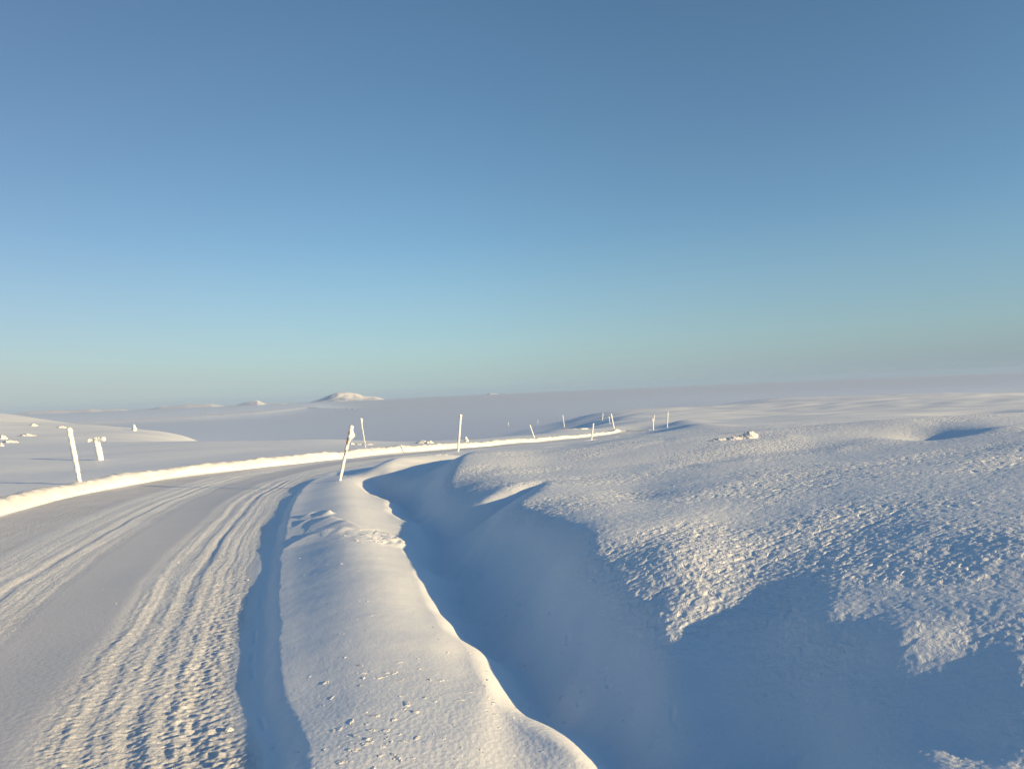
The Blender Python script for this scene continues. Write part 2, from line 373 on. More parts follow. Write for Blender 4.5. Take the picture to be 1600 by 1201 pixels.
drift(Ud(1085, 667, 90), 2.5, 5, .45, .2)
drift(Uz(1088, 940, .58), .62, 1.3, -.13, 0); drift(Uz(1115, 1080, .4), .5, .5, -.10, 0)  # near dips added to the rim slope to put its lit tongue in shade
drift(hit0(1085, 1040), .30, .55, -.09, 0)  # one more dip added to shade the tongue's lower end
for u, v, la, am in [(1165, 940, .25, .03), (1262, 960, .3, .055), (1405, 1004, .3, .06)]:
    drift(Uz(u, v, .6), la, la * 1.1, am, 0)

# ------------------------------------------------------------------ sampling
def ground(x, y):
    r = math.hypot(x, y); a = math.atan2(x, y)
    i = min(max(np.searchsorted(rr, r) - 1, 0), len(rr) - 2); j = min(max(np.searchsorted(aa, a) - 1, 0), len(aa) - 2)
    t = (r - rr[i]) / (rr[i + 1] - rr[i]); s = (a - aa[j]) / (aa[j + 1] - aa[j])
    return float((Z[i, j] * (1 - s) + Z[i, j + 1] * s) * (1 - t) + (Z[i + 1, j] * (1 - s) + Z[i + 1, j + 1] * s) * t)
def hit(u, v, lo=2.5, hi=600, near_d=None):
    """where the ray through a picture point meets the ground"""
    r = ray(u, v); d = lo
    if near_d: lo, hi = near_d * .6, near_d * 1.6; d = lo
    best = None
    while d < hi:
        p = r * (d / r[1]); z = CAMZ + p[2]; g = ground(p[0], p[1])
        if best is None or abs(z - g) < best[0]: best = (abs(z - g), d, g)
        if z <= g: break
        d *= 1.002
    p = r * (best[1] / r[1]); return np.array([p[0], p[1], best[2]])

# ------------------------------------------------------------------ materials
def material(name):
    mt = bpy.data.materials.new(name); mt.use_nodes = True
    t = mt.node_tree; return mt, t, t.nodes["Principled BSDF"]
def N(t, kind, **kw):
    nd = t.nodes.new(kind)
    for k, v in kw.items():
        if k in nd.inputs.keys(): nd.inputs[k].default_value = v
        else: setattr(nd, k, v)
    return nd
def snow_mat(name, col=(.90, .935, .97), bump=.25, scale=60, dist=.01, rough=.55, crust=False):
    mt, t, b = material(name)
    co = N(t, "ShaderNodeTexCoord")
    n1 = N(t, "ShaderNodeTexNoise", Scale=scale, Detail=5.0, Roughness=.65); t.links.new(co.outputs["Object"], n1.inputs["Vector"])
    bp = N(t, "ShaderNodeBump", Strength=bump, Distance=dist); t.links.new(n1.outputs[0], bp.inputs["Height"]); t.links.new(bp.outputs[0], b.inputs["Normal"])
    if crust:
        ca = N(t, "ShaderNodeAttribute", attribute_name="crust")
        n3 = N(t, "ShaderNodeTexNoise", Scale=9.5, Detail=3.5, Roughness=.6, Distortion=.6); t.links.new(co.outputs["Object"], n3.inputs["Vector"])
        r3 = N(t, "ShaderNodeMapRange", interpolation_type='SMOOTHSTEP'); t.links.new(n3.outputs[0], r3.inputs[0]); r3.inputs[1].default_value = .38; r3.inputs[2].default_value = .62
        mu = N(t, "ShaderNodeMath", operation='MULTIPLY'); t.links.new(r3.outputs[0], mu.inputs[0]); t.links.new(ca.outputs["Fac"], mu.inputs[1])
        b2 = N(t, "ShaderNodeBump", Strength=.75, Distance=.014); t.links.new(mu.outputs[0], b2.inputs["Height"]); t.links.new(b2.outputs[0], bp.inputs["Normal"])
    n2 = N(t, "ShaderNodeTexNoise", Scale=.35, Detail=4.0); t.links.new(co.outputs["Object"], n2.inputs["Vector"])
    rp = N(t, "ShaderNodeValToRGB"); t.links.new(n2.outputs[0], rp.inputs[0])
    rp.color_ramp.elements[0].position = .3; rp.color_ramp.elements[1].position = .7
    rp.color_ramp.elements[0].color = (col[0] * .96, col[1] * .96, col[2] * .97, 1); rp.color_ramp.elements[1].color = (*col, 1)
    t.links.new(rp.outputs[0], b.inputs["Base Color"])
    b.inputs["Roughness"].default_value = rough; b.inputs["Specular IOR Level"].default_value = .25
    return mt
def plain_snow(name):
    mt, t, b = material(name)
    co = N(t, "ShaderNodeTexCoord"); n1 = N(t, "ShaderNodeTexNoise", Scale=.004, Detail=6.0, Roughness=.65); t.links.new(co.outputs["Object"], n1.inputs["Vector"])
    rp = N(t, "ShaderNodeValToRGB"); t.links.new(n1.outputs[0], rp.inputs[0])
    rp.color_ramp.elements[0].position = .35; rp.color_ramp.elements[0].color = (.78, .78, .80, 1); rp.color_ramp.elements[1].position = .5; rp.color_ramp.elements[1].color = (.87, .87, .89, 1)
    t.links.new(rp.outputs[0], b.inputs["Base Color"]); b.inputs["Roughness"].default_value = .7
    return mt
M_snow = snow_mat("snow", bump=.4, crust=True)
M_bank = snow_mat("ploughed_snow", (.84, .845, .855), .7, 16, .04)
M_mount = plain_snow("mountain_snow")
M_rime = snow_mat("rime", (.91, .91, .91), .5, 40, .02)
def road_mat():
    mt, t, b = material("packed_snow_road")
    co = N(t, "ShaderNodeTexCoord"); at = N(t, "ShaderNodeAttribute", attribute_name="ice")
    n1 = N(t, "ShaderNodeTexNoise", Scale=55.0, Detail=6.0, Roughness=.7); t.links.new(co.outputs["Object"], n1.inputs["Vector"])
    n2 = N(t, "ShaderNodeTexNoise", Scale=2.2, Detail=6.0, Roughness=.6); t.links.new(co.outputs["Object"], n2.inputs["Vector"])
    mp = N(t, "ShaderNodeMapRange"); t.links.new(n2.outputs[0], mp.inputs[0]); mp.inputs[1].default_value = .25; mp.inputs[2].default_value = .75; mp.inputs[3].default_value = -.12; mp.inputs[4].default_value = .12
    ad = N(t, "ShaderNodeMath", operation='ADD', use_clamp=True); t.links.new(at.outputs["Fac"], ad.inputs[0]); t.links.new(mp.outputs[0], ad.inputs[1])
    mx = N(t, "ShaderNodeMix", data_type='RGBA'); t.links.new(ad.outputs[0], mx.inputs[0])
    mx.inputs[6].default_value = (.88, .90, .93, 1); mx.inputs[7].default_value = (.675, .685, .72, 1)
    t.links.new(mx.outputs[2], b.inputs["Base Color"])
    bp = N(t, "ShaderNodeBump", Strength=.35, Distance=.012); t.links.new(n1.outputs[0], bp.inputs["Height"]); t.links.new(bp.outputs[0], b.inputs["Normal"])
    ra = N(t, "ShaderNodeAttribute", attribute_name="rough")
    n3 = N(t, "ShaderNodeTexNoise", Scale=18.0, Detail=7.0, Roughness=.7, Distortion=.4); t.links.new(co.outputs["Object"], n3.inputs["Vector"])
    mu = N(t, "ShaderNodeMath", operation='MULTIPLY'); t.links.new(n3.outputs[0], mu.inputs[0]); t.links.new(ra.outputs["Fac"], mu.inputs[1])
    b2 = N(t, "ShaderNodeBump", Strength=.9, Distance=.04); t.links.new(mu.outputs[0], b2.inputs["Height"]); t.links.new(b2.outputs[0], bp.inputs["Normal"])
    b.inputs["Roughness"].default_value = .5; b.inputs["Specular IOR Level"].default_value = .3
    return mt
M_road = road_mat()
def plain(name, col, rough=.5):
    mt, t, b = material(name)
    co = N(t, "ShaderNodeTexCoord"); n1 = N(t, "ShaderNodeTexNoise", Scale=9.0, Detail=4.0); t.links.new(co.outputs["Object"], n1.inputs["Vector"])
    mx = N(t, "ShaderNodeMix", data_type='RGBA'); t.links.new(n1.outputs[0], mx.inputs[0])
    mx.inputs[6].default_value = (col[0] * .8, col[1] * .8, col[2] * .8, 1); mx.inputs[7].default_value = (min(1, col[0] * 1.15), min(1, col[1] * 1.15), min(1, col[2] * 1.15), 1)
    t.links.new(mx.outputs[2], b.inputs["Base Color"]); b.inputs["Roughness"].default_value = rough
    return mt
M_orange = plain("faded_orange_plastic", (.78, .27, .13)); M_stake = plain("weathered_stake", (.42, .33, .27)); M_dark = plain("dark_board", (.10, .09, .09))

# ------------------------------------------------------------------ meshes
def grid_mesh(name, V, Q, mat, attrs=None, smooth=True):
    me = bpy.data.meshes.new(name)
    nv, nq = len(V), len(Q)
    me.vertices.add(nv); me.vertices.foreach_set("co", np.ascontiguousarray(V, np.float32).ravel())
    me.loops.add(nq * 4); me.loops.foreach_set("vertex_index", np.ascontiguousarray(Q, np.int32).ravel())
    me.polygons.add(nq); me.polygons.foreach_set("loop_start", np.arange(0, nq * 4, 4, dtype=np.int32))
    me.polygons.foreach_set("use_smooth", np.full(nq, smooth))
    for an, av in (attrs or {}).items():
        a = me.attributes.new(an, 'FLOAT', 'POINT'); a.data.foreach_set("value", np.ascontiguousarray(av, np.float32))
    me.update(calc_edges=True); me.materials.append(mat)
    o = bpy.data.objects.new(name, me); C.objects.link(o); return o
def tag(o, label=None, cat=None, group=None, kind=None):
    if label: o["label"] = label
    if cat: o["category"] = cat
    if group: o["group"] = group
    if kind: o["kind"] = kind
    return o
nr, na = X.shape
idx = np.arange(nr * na).reshape(nr, na)
Qd = np.stack([idx[:-1, :-1], idx[:-1, 1:], idx[1:, 1:], idx[1:, :-1]], -1)[..., ::-1].reshape(-1, 4)
V = np.stack([X.ravel(), Y.ravel(), Z.ravel()], -1)
is_road = (tR.ravel() < -.30) & (tL.ravel() > 0) & (Y.ravel() < 120) & (Y.ravel() > -3) & (RRg.ravel() > .5)
fr = is_road[Qd].sum(1) >= 3
def sub(name, faces, mat, **attrs):
    u, inv = np.unique(faces.ravel(), return_inverse=True)
    return grid_mesh(name, V[u], inv.reshape(-1, 4), mat, {k: a.ravel()[u] for k, a in attrs.items()})
o = sub("snow_field", Qd[~fr], M_snow, crust=plat * np.ones_like(X)); tag(o, "rolling field of wind blown snow around the road", "snow field", kind="structure")
o = sub("road", Qd[fr], M_road, ice=ice, rough=roughA); tag(o, "curving winter road of packed rutted snow and ice", "road", kind="structure")

# left bank: ploughed ridge following the road edge
def bank():
    P = polyline(LE, .07); P = P[(P[:, 1] > 2) & (P[:, 1] < 114.8)]
    T = np.gradient(P, axis=0); T /= np.linalg.norm(T, axis=1)[:, None]; Nn = np.stack([-T[:, 1], T[:, 0]], 1)   # left of travel
    s = np.concatenate([[0], np.cumsum(np.linalg.norm(np.diff(P, axis=0), axis=1))])
    prof = [(-.10, -.12), (-.02, -.02), (.02, .05), (.05, .11), (.09, .18), (.13, .24), (.19, .29), (.27, .325), (.36, .33), (.48, .32), (.65, .29), (.9, .22), (1.2, .1), (1.5, -.1)]
    n = len(prof); Vb = np.zeros((len(P), n, 3))
    foot = np.array([ground(p[0] + .12 * -k[0], p[1] + .12 * -k[1]) for p, k in zip(P[::4], Nn[::4])]); foot = np.interp(np.arange(len(P)), np.arange(0, len(P), 4), foot)
    foot = np.convolve(np.pad(foot, 20, mode='edge'), np.ones(41) / 41, 'valid')
    ht = 1 + .20 * perlin(s / 2.2, s * 0, 71) + .12 * perlin(s / .5, s * 0 + 3, 72)
    ht *= S(s[-1], s[-1] - 3, s) * .55 + .45 + .6 * np.exp(-((s - s[-1] + 1.5) / 1.2) ** 2)
    for j, (a, z) in enumerate(prof):
        k = S(.0, .12, z)
        lat = a + .06 * perlin(s / 2.5, s * 0 + j * .15, 77) + .04 * perlin(s / .8, s * 0 + j * .3, 73) + .02 * perlin(s / .22, s * 0 + j * .55, 74)
        Vb[:, j, :2] = P + Nn * lat[:, None]
        Vb[:, j, 2] = foot + z * ht + k * (.032 * perlin(s / .3, s * 0 + j * .6, 75) + .018 * perlin(s / .15, s * 0 + j * .9, 76))
    I = np.arange(len(P) * n).reshape(len(P), n)
    Q = np.stack([I[:-1, :-1], I[1:, :-1], I[1:, 1:], I[:-1, 1:]], -1).reshape(-1, 4)
    o = grid_mesh("snow_bank", Vb.reshape(-1, 3), Q, M_bank)
    tag(o, "low bright bank of ploughed snow along the far edge of the road", "snow bank", kind="structure")
bank()

# ------------------------------------------------------------------ things: poles, sign, shrubs, lumps
def ring_mesh(name, centres, radfn, mat, parent, segs=14, close=True):
    """a tube round a line of centres; radfn(i, k) -> radius"""
    bm = bmesh.new(); rows = []
    ax = (Vector(centres[-1]) - Vector(centres[0])).normalized(); e1 = Vector((0, 1, 0.01)).cross(ax).normalized(); e2 = ax.cross(e1)
    for i, c in enumerate(centres):
        rows.append([bm.verts.new(Vector(c) + (e1 * math.cos(2 * math.pi * k / segs) + e2 * math.sin(2 * math.pi * k / segs)) * radfn(i, k)) for k in range(segs)])
    for a, b in zip(rows[:-1], rows[1:]):
        for k in range(segs): bm.faces.new((a[k], a[(k + 1) % segs], b[(k + 1) % segs], b[k]))
    if close: bm.faces.new(rows[0][::-1]); bm.faces.new(rows[-1])
    bmesh.ops.recalc_face_normals(bm, faces=bm.faces)
    me = bpy.data.meshes.new(name); bm.to_mesh(me); bm.free(); me.materials.append(mat)
    me.polygons.foreach_set("use_smooth", [True] * len(me.polygons))
    o = bpy.data.objects.new(name, me); C.objects.link(o)
    if parent: o.parent = parent
    return o
def empty(name, loc):
    o = bpy.data.objects.new(name, None); C.objects.link(o); o.location = loc; o.empty_display_size = .2; return o
def noise1(a, b, s): return float(perlin(np.array([a]), np.array([b]), s)[0])

POLE_N = [0]
def pole(ub, vb, ut, vt, d, wpx, label, group, cap=None, bands=(), snap=True, bare=0.0, detail=True):
    """a leaning plough marker: wooden stake inside a crust of rime; wpx is its width in the photo"""
    POLE_N[0] += 1; seed = 100 + POLE_N[0]
    b = hit(ub, vb, near_d=d) if snap else Ud(ub, vb, d)
    D = b[1]; scale = D / F
    if abs(b[2] - Ud(ub, vb, D)[2]) > .35: b = Ud(ub, vb, D)
    top = Ud(ut, vt, D); r = wpx * scale / 2 * .86
    root = empty("snow_pole", b); tag(root, label, "snow pole", group)
    v = top - b; L = float(np.linalg.norm(v)); n = 46 if detail else 14
    cs = [tuple(v * (-.25 / L * 1.0 + (1 + .25 / L) * i / (n - 1))) for i in range(n)]
    rs = min(r * .62, .035)
    ring_mesh("stake", [cs[0], tuple(v * .5), tuple(v * .985)], lambda i, k: rs, M_stake, root, 10)
    segs = 14 if detail else 8
    for (f0, f1) in bands:
        ring_mesh("reflector_band", [tuple(v * f0), tuple(v * (f0 + f1) / 2), tuple(v * f1)], lambda i, k: r * .84, M_orange, root, 12)
    def rad(i, k):
        f = i / (n - 1); th = 2 * math.pi * k / segs
        x = 1 + .28 * noise1(f * L * 9, k * .9, seed) + .20 * noise1(f * L * 22, k * 2.1, seed + 50)
        x *= 1.0 + .12 * math.cos(th)                          # thicker on the windward side
        x *= .86 + .3 * f if not cap else .82 + .2 * f
        if cap:
            for (fc, wf, amt, side) in cap: x *= 1 + amt * math.exp(-((f - fc) / wf) ** 2) * (.5 + .5 * math.cos(th - side))
        if bare: x *= 1 - bare * (.5 + .5 * math.sin(f * 37 + k)) * (1 - S(.75, .9, np.array(f)))
        for (f0, f1) in bands:
            if f0 - .01 < f < f1 + .01 and noise1(f * 30, th * 1.3, seed + 9) + .55 * math.cos(th - math.pi) > -.15: x *= .5
        if i == n - 1: x *= .55
        return max(r * x, r * .3)
    ring_mesh("rime", cs, rad, M_rime, root, segs)
    return root
GP = "snow poles along the road"
pole(125, 757, 107.5, 668, 22.7, 8.0, "thick rime coated pole standing on the bright bank at the left end of the road", GP)
pole(530.5, 750.5, 549, 664, 23, 6.6, "leaning rime coated pole with orange bands and a lump of rime near its top", GP,
     cap=[(.97, .03, .25, 0.0), (.87, .06, 1.25, 0.0), (.80, .05, .5, 0.3)], bands=[(.53, .61), (.68, .80), (.85, .90)])
pole(571, 699, 563.5, 653, 46, 2.6, "thin spindly pole with a white rime cap just behind the orange banded pole", GP, cap=[(.95, .08, .95, 0.0)], bare=.45)
pole(715.5, 705.5, 719.5, 647, 36, 4.4, "slender white pole nearly upright on the near roadside with a tiny shrub behind it", GP, cap=[(.95, .05, .2, 0)])
pole(835, 684, 827.5, 663.5, 95, 2.0, "pole leaning left behind the bank, lone and left of the long snow streak", GP)
pole(924, 687, 927, 661, 78, 2.6, "white pole on the near side of the road in front of the bank's far stretch", GP)
pole(959.5, 670, 954.5, 646, 106, 2.2, "tall pole leaning left at the bright far tip of the bank", GP)
pole(952.8, 661.5, 951.3, 650, 186, 1.4, "short faint pole close behind the tall pole at the bank's far tip", GP, detail=False)
pole(941, 656.5, 942, 645, 180, 1.5, "faint upright pole in the mist just left of the bank's far tip", GP, detail=False)
pole(881.5, 665, 879, 648, 140, 1.4, "thin faint pole at the long white snow streak in the mist", GP, detail=False)
pole(1020.8, 672, 1019.5, 653, 107, 2.4, "pole on the right rim of the shaded dip, thicker than its neighbours", GP)
pole(1022, 657.5, 1022.5, 648, 200, 1.3, "tiny pole peeping out right behind another on the rim of the shaded dip", GP, detail=False)
pole(1042.5, 667.5, 1043.3, 643, 84, 2.0, "rightmost upright pole standing alone on the snow right of the shaded dip", GP)
pole(795, 666, 793.5, 659, 330, 1.0, "barely visible pole fading into the mist above the bank", GP, detail=False)
pole(840.5, 661.5, 840, 656, 390, .9, "tiniest pole lost in the mist left of the white streak", GP, detail=False)

# T-shaped sign out on the field
def sign():
    b = hit(157.5, 718.5, near_d=33); D = b[1]; k = D / F
    root = empty("field_sign", b); tag(root, "leaning T shaped sign post caked in rime on the field beyond the bank", "sign")
    top = Ud(149.5, 683, D) - b; L = np.linalg.norm(top); n = 40
    cs = [tuple(top * (-.15 + 1.15 * i / (n - 1))) for i in range(n)]
    ring_mesh("stake", [cs[0], tuple(top * .97)], lambda i, q: .04, M_stake, root, 8)
    ring_mesh("rime", cs, lambda i, q: 4.2 * k * (1 + .25 * noise1(i * .35, q * .9, 5) + .16 * noise1(i * .9, q * 1.9, 6)) * (.8 if i == n - 1 else 1) * (.85 + .3 * math.sin(3.1 * i / n)), M_rime, root, 14)
    for (u0, v0, u1, v1, rr0, rr1, nm) in [(148, 687, 138, 688, 1.2, 3.0, "arm"), (151, 686.5, 165, 685.5, 3.8, 3.4, "arm")]:
        a = Ud(u0, v0, D) - b; e = Ud(u1, v1, D) - b + np.array([0, -.05, 0])
        m_ = 18
        arm = ring_mesh(nm, [tuple(a), tuple((a + e) / 2), tuple(a + (e - a) * .95)], lambda i, q: .028, M_dark, root, 8)
        ring_mesh("rime", [tuple(a + (e - a) * i / (m_ - 1)) for i in range(m_)],
                  lambda i, q: k * (rr0 + (rr1 - rr0) * i / (m_ - 1)) * (1 + .35 * noise1(i * .45, q * .8, 15) + .2 * noise1(i * 1.1, q * 1.7, 16)) * (.6 if i in (0, m_ - 1) else 1), M_rime, arm, 12)
sign()

def blob_mesh(name, lobes, mat, parent=None, sub=3, rough=.25, seed=0, nscale=3.0):
    """lumpy body: displaced icospheres merged in one mesh; lobes = (centre, (rx, ry, rz))"""
    bm = bmesh.new()
    for li, (c, r) in enumerate(lobes):
        t = bmesh.ops.create_icosphere(bm, subdivisions=sub, radius=1)
        vs = t["verts"]; P = np.array([v.co for v in vs])
        dsp = 1 + rough * perlin(P[:, 0] * nscale + P[:, 2] * 1.7 + li * 5, P[:, 1] * nscale - P[:, 2] * 2.1, seed + li) + rough * .5 * perlin(P[:, 0] * nscale * 2.4 + P[:, 2] * 5, P[:, 1] * nscale * 2.4 + li, seed + 31 + li)
        for v, f in zip(vs, dsp): v.co = Vector((c[0] + v.co.x * r[0] * f, c[1] + v.co.y * r[1] * f, c[2] + v.co.z * r[2] * f))
    me = bpy.data.meshes.new(name); bm.to_mesh(me); bm.free(); me.materials.append(mat)
    me.polygons.foreach_set("use_smooth", [True] * len(me.polygons))
    o = bpy.data.objects.new(name, me); C.objects.link(o)
    if parent: o.parent = parent
    return o
def shrub(u, v, d, hpx, wpx, name, label, cat, seed):
    b = hit(u, v, near_d=d); D = b[1]; k = D / F
    root = empty(name, b); tag(root, label, cat)
    h, w = hpx * k, wpx * k; rnd = random.Random(seed)
    ring_mesh("trunk", [(0, 0, -.2 * h), (.03 * w, 0, .4 * h), (0, 0, .8 * h)], lambda i, q: .05 * w * (1.2 - .3 * i), M_stake, root, 8)
    lobes = [((0, 0, .12 * h), (.5 * w, .4 * w, .2 * h))]
    for i in range(9):
        f = rnd.random(); lobes.append((((rnd.random() - .5) * .75 * w * (1.1 - f), (rnd.random() - .5) * .5 * w, h * (.2 + .65 * f)), (.19 * w, .17 * w, .16 * h)))
    lobes.append(((-.05 * w, 0, .88 * h), (.16 * w, .15 * w, .16 * h)))
    blob_mesh("rime_crown", lobes, M_rime, root, 2, .5, seed)
shrub(210, 673, 150, 10, 8, "dwarf_tree", "small stunted tree plastered white with rime on the far left slope", "tree", 3)
shrub(728.5, 690, 62, 8, 7, "dwarf_shrub", "tiny spiky rime covered shrub just right of the slender white pole", "shrub", 5)

def lump(u, v, d, lobes_px, name, label, cat, group=None, seed=0, rough=.2):
    b = hit(u, v, near_d=d); k = b[1] / F
    o = blob_mesh(name, [((x * k, y * k, z * k), (rx * k, ry * k, rz_ * k)) for (x, y, z, rx, ry, rz_) in lobes_px], M_bank, None, 4, rough, seed)
    o.location = b; tag(o, label, cat, group); return o
lump(1167, 684.5, 22, [(4, 0, 0, 13, 9, 10.5), (-5, 1, -1, 10, 8, 8), (-17, 0, -2, 16, 7, 6), (-36, 2, -2.2, 18, 6, 4)], "snow_boulder", "rounded bright white lump of snow on the crest of the rough plateau", "snow lump", None, 4, .22)
lump(660, 692.5, 58, [(0, 0, 0, 9, 6, 4), (10, 0, -1, 8, 6, 4), (-11, 0, -1, 8, 5, 2.2)], "snow_heap", "heap of broken snow behind the bank between the capped pole and the slender pole", "snow heap", None, 9, .45)
lump(556, 694.5, 50, [(-6, 0, 0, 4, 4, 3), (3, 0, -1.2, 9, 5, 2.2), (16, 0, -1.5, 11, 5, 2)], "snow_heap", "small row of snow clods on the field beside the thin capped pole", "snow heap", None, 19, .4)
lump(898, 667, 135, [(0, 0, 0, 18, 8, 1.2), (10, 0, .2, 10, 6, 1.4), (-14, 0, -.2, 8, 6, 1.2)], "snow_streak", "long pale streak of ridged snow in the mist behind the bank", "snow ridge", None, 23, .3)
for i, (u, v, d, w, h, lb) in enumerate([  # snow lumps added to stand for bright sunlit drift faces
        (4, 686, 100, 9, 6, "chunky lump for a sunlit drift face at the left edge of the view below the slope"),
        (14, 691, 95, 16, 3.5, "low flat lump for a sunlit drift face just right of the chunky one below the far left slope"),
        (40, 681, 115, 18, 3, "long streaky lump for a sunlit drift face in the middle of the far left slope"),
        (52, 665, 150, 8, 3, "small lump for a sunlit drift face high on the far left slope left of the pole top"),
        (95, 668, 150, 10, 2.6, "narrow lump for a sunlit drift face on the slope just left of the nearest pole's tip"),
        (2, 697, 80, 5, 5, "lowest lump for a sunlit drift face at the left edge of the view")]):
    lump(u, v, d, [(0, 0, 0, w * .5, w * .4, h), (w * .45, 0, -.5, w * .4, w * .3, h * .6), (-w * .5, 0, -.5, w * .35, w * .3, h * .5)], "sunlit_drift", lb, "rock", "snow lumps added as sunlit drift faces on the far left slope", 40 + i, .45)

# crumbs of snow scattered on the verge, the road edge and the hollow
def crumbs():
    bm = bmesh.new(); items = []
    def add(u, v, wpx, flat):
        p = hit(u, v, 3.0, 30); k = p[1] / F; flat *= random.uniform(.45, .9); items.append((p, wpx * k * .5, flat))
    for _ in range(46): add(random.gauss(590, 42), random.gauss(1142, 30), random.uniform(4, 16), .33)
    for _ in range(40): add(random.gauss(560, 60), random.gauss(1190, 25), random.uniform(3, 12), .35)
    for _ in range(24): add(random.gauss(605, 40), random.gauss(1048, 14), random.uniform(3, 12), .33)
    for _ in range(24): add(random.gauss(740, 40), random.gauss(1090, 26), random.uniform(2, 9), .35)
    for _ in range(85):
        v = random.uniform(860, 1195); t = (v - 860) / 340
        add(random.uniform(455 + 50 * t, 640 + 230 * t), v, random.uniform(1.5, 6) * (.6 + t * .6), .4)
    for _ in range(20): add(random.gauss(600, 27), random.gauss(838, 6), random.uniform(3, 11), .4)
    for _ in range(22): add(random.uniform(150, 400), random.uniform(860, 1195), random.uniform(1.5, 5), .6)
    for _ in range(50): add(random.uniform(820, 1400), random.uniform(1000, 1195), random.uniform(2, 6), .4)
    for i, (p, r, fl) in enumerate(items):
        vs = bmesh.ops.create_icosphere(bm, subdivisions=2, radius=1)["verts"]
        a = random.uniform(0, 6.28); sx, sy = random.uniform(.8, 1.5), random.uniform(.4, .9)
        P = np.array([q.co for q in vs]); ds = 1 + .7 * perlin(P[:, 0] * 1.9 + i * 3.7, P[:, 1] * 1.6 + P[:, 2], i)
        for q, f in zip(vs, ds):
            x, y, z = q.co.x * f * sx * r, q.co.y * f * sy * r, q.co.z * f * r * fl
            q.co = Vector((p[0] + x * math.cos(a) - y * math.sin(a), p[1] + x * math.sin(a) + y * math.cos(a), p[2] + z - r * fl * .1))
    me = bpy.data.meshes.new("snow_crumbs"); bm.to_mesh(me); bm.free(); me.materials.append(M_bank)
    o = bpy.data.objects.new("snow_crumbs", me); C.objects.link(o)
    tag(o, "crumbs and flat flakes of snow scattered over the verge", "snow crumbs", kind="stuff")
crumbs()
lump(357, 1142, 6, [(0, 0, 2, 6, 5, 3.5), (4, 0, 1, 4, 4, 3)], "snow_clod", "single white clod of snow on the road beside the shaded strip", "snow clod", None, 77, .3)

# ------------------------------------------------------------------ far mountains
def mountain(name, label, prof, d0, d1, dmid, foot_z, seed, rough=1.0, apron=None):
    """prof: ridge outline as (u, v) picture points at distance dmid; the body reaches from d0 to d1"""
    us = np.array([p[0] for p in prof], float); vs = np.array([p[1] for p in prof], float)
    nu = int((us[-1] - us[0]) * 1.0) + 40; nd = 260
    uu = np.linspace(us[0], us[-1], nu); vv = np.interp(uu, us, vs)
    RP = np.array([Ud(a, b, dmid) for a, b in zip(uu, vv)]); hz = RP[:, 2]; sl = RP[:, 0] / dmid
    t = np.linspace(-1, 1, nd)
    dd = np.where(t < 0, dmid + (dmid - d0) * t, dmid + (d1 - dmid) * t)
    PX = sl[:, None] * dd[None]; PY = np.repeat(dd[None], nu, 0)
    endf = (S(0, .06, np.linspace(0, 1, nu)) * S(1, .94, np.linspace(0, 1, nu)))[:, None]
    shape = np.where(t < 0, (1 - np.abs(t)) ** 1.5 * .45 + .55 * np.exp(-np.abs(t / .075) ** 1.3) * 1.0, (1 - np.abs(t)) ** 1.3)[None]
    amp = np.maximum(hz[:, None] - foot_z, 1.0)
    sc = dmid / 7000.0
    nn = .16 * perlin(PX / (420 * sc), PY / (700 * sc), seed) + .10 * perlin(PX / (160 * sc), PY / (320 * sc), seed + 1) + .06 * perlin(PX / (70 * sc), PY / (150 * sc), seed + 2)
    ZZ = foot_z + amp * shape * endf * (1 + rough * nn * 1.6 * (np.abs(t)[None] > .03)) + amp * rough * nn * .35 * endf * (1 - np.abs(t)[None])
    if apron:
        vf = np.interp(uu, [a[0] for a in apron], [a[1] for a in apron]); vh = 613.5 - .0425 * (uu - 800)
        pf = np.maximum(vf - vh, 2.0); df = 11.4 * F / pf; pr = (CAMZ - hz) * F / dmid
        k = np.clip(np.log(np.maximum(PY, 1) / df[:, None]) / np.log(dmid / df)[:, None], -.3, 1)
        pp = pf[:, None] + (pr - pf)[:, None] * (.48 * k + .52 * np.maximum(k, 0) ** 24) + 1.5 * np.minimum(k, 0)
        pp = pp + 25 * S(.90, 1.0, np.linspace(0, 1, nu))[:, None]
        bumps = (perlin(PX / (.10 * PY), np.log(PY) * 8, seed + 5) * 1.6 + perlin(PX / (.05 * PY), np.log(PY) * 20, seed + 6) * 1.1 + perlin(PX / (.02 * PY), np.log(PY) * 30, seed + 7) * .5)
        pp = pp - bumps * np.sin(np.clip(k, 0, 1) * math.pi) * 1.0
        ZA = CAMZ - pp * PY / F
        ZZ = np.where(t[None] < 0, np.where(PY < df[:, None], -9 - (df[:, None] - PY) * .05, ZA), ZZ)
    Vm = np.stack([PX, PY, ZZ], -1).reshape(-1, 3); I = np.arange(nu * nd).reshape(nu, nd)
    Q = np.stack([I[:-1, :-1], I[1:, :-1], I[1:, 1:], I[:-1, 1:]], -1).reshape(-1, 4)
    o = grid_mesh(name, Vm, Q, M_mount); tag(o, label, "mountain", kind="structure"); return o
mountain("mountain_range", "low sunlit snowy range on the left horizon", [(-120, 652), (-60, 648), (20, 646), (45, 643), (80, 641), (110, 641), (140, 639), (160, 640), (190, 639), (215, 642), (250, 636), (290, 632), (330, 631), (350, 634), (370, 632),
         (390, 628), (402, 626.5), (415, 631), (440, 630), (470, 631), (520, 632), (560, 634)], 650, 9000, 6500, -30, 201, 1.0, apron=[(-120, 668), (100, 661), (200, 656), (300, 651), (400, 644), (480, 636), (560, 637)])
mountain("mountain", "broad sunlit snowy peak rising from the fog", [(460, 636), (480, 630), (500, 623), (515, 617), (527, 613), (540, 612), (556, 614), (566, 618), (585, 620), (600, 624), (625, 628), (650, 633)], 5200, 9500, 7000, -22, 211, 1.0)
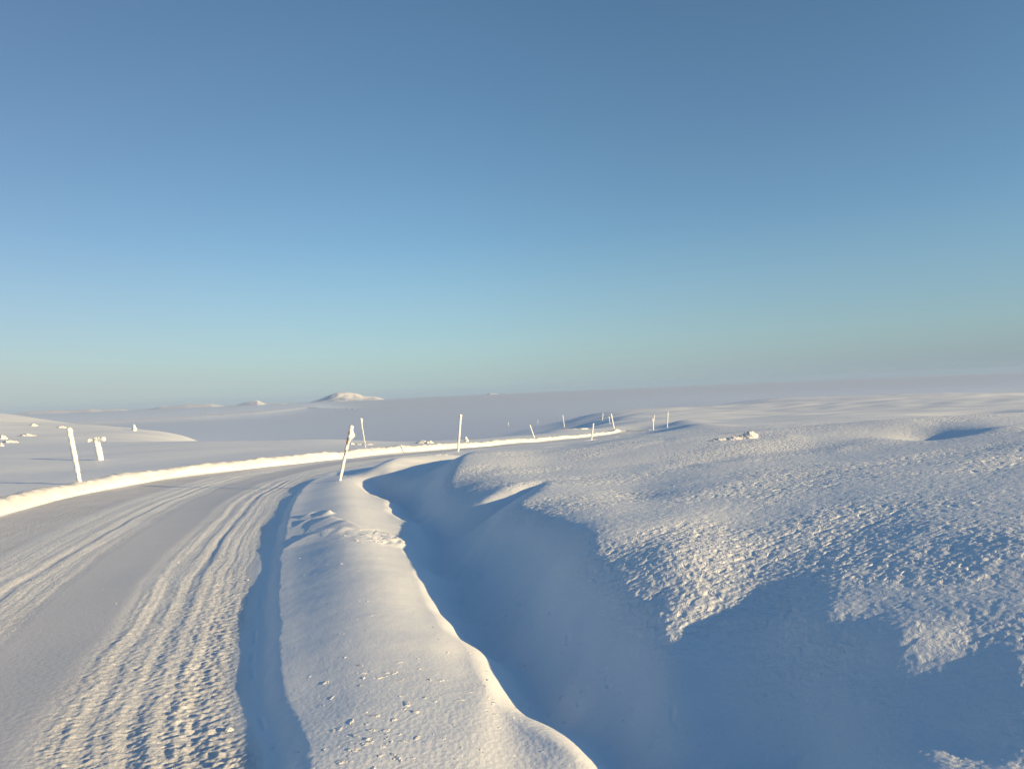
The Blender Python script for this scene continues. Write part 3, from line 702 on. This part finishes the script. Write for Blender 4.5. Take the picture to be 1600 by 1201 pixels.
mountain("mountain", "small sunlit twin peaks poking out of the fog", [(745, 622), (758, 616.5), (766, 614), (775, 615), (785, 617), (793, 614.5), (803, 616), (820, 619), (835, 620)], 8200, 10500, 9300, -18, 221, .8)
mountain("mountain", "low far snowy hump out in the fog", [(690, 625), (705, 621.5), (712, 620.5), (722, 622), (740, 625)], 8200, 10000, 9000, -16, 231, .8)
mountain("mountain", "tiny far peaks in the fog on the right", [(1440, 601), (1452, 598), (1470, 598.5), (1500, 598), (1520, 597), (1535, 596), (1545, 593.5), (1556, 596), (1580, 594), (1600, 592), (1640, 592)], 8200, 11000, 9500, -16, 241, .8)

# ------------------------------------------------------------------ fog lying in the valley
def fog():
    x0, x1, y0, y1, z0, z1 = -28000, 28000, 150, 28000, -59.5, -9.0
    bm = bmesh.new(); bmesh.ops.create_cube(bm, size=1)
    for v in bm.verts: v.co = Vector(((x0 + x1) / 2 + v.co.x * (x1 - x0), (y0 + y1) / 2 + v.co.y * (y1 - y0), (z0 + z1) / 2 + v.co.z * (z1 - z0)))
    me = bpy.data.meshes.new("valley_fog"); bm.to_mesh(me); bm.free()
    mt = bpy.data.materials.new("fog"); mt.use_nodes = True; t = mt.node_tree; t.nodes.remove(t.nodes["Principled BSDF"])
    pv = t.nodes.new("ShaderNodeVolumePrincipled"); pv.inputs["Density"].default_value = .012; pv.inputs["Color"].default_value = (.52, .63, .82, 1); pv.inputs["Anisotropy"].default_value = 0.0
    t.links.new(pv.outputs[0], t.nodes["Material Output"].inputs["Volume"])
    try: mt.cycles.homogeneous_volume = True
    except Exception: pass
    me.materials.append(mt); o = bpy.data.objects.new("valley_fog", me); C.objects.link(o)
    tag(o, "flat bank of grey blue fog filling the valley", "fog", kind="stuff")
fog()

def haze():
    bm = bmesh.new(); bmesh.ops.create_cube(bm, size=1)
    for v in bm.verts: v.co = Vector((v.co.x * 64000, v.co.y * 64000, 50 + v.co.z * 223))
    me = bpy.data.meshes.new("haze"); bm.to_mesh(me); bm.free()
    mt = bpy.data.materials.new("haze"); mt.use_nodes = True; t = mt.node_tree; t.nodes.remove(t.nodes["Principled BSDF"])
    pv = t.nodes.new("ShaderNodeVolumePrincipled"); pv.inputs["Density"].default_value = .000032; pv.inputs["Color"].default_value = (.52, .69, .93, 1)
    t.links.new(pv.outputs[0], t.nodes["Material Output"].inputs["Volume"])
    try: mt.cycles.homogeneous_volume = True
    except Exception: pass
    me.materials.append(mt); o = bpy.data.objects.new("haze", me); C.objects.link(o)
    tag(o, "thin cold haze over the whole plateau", "haze", kind="stuff")
haze()
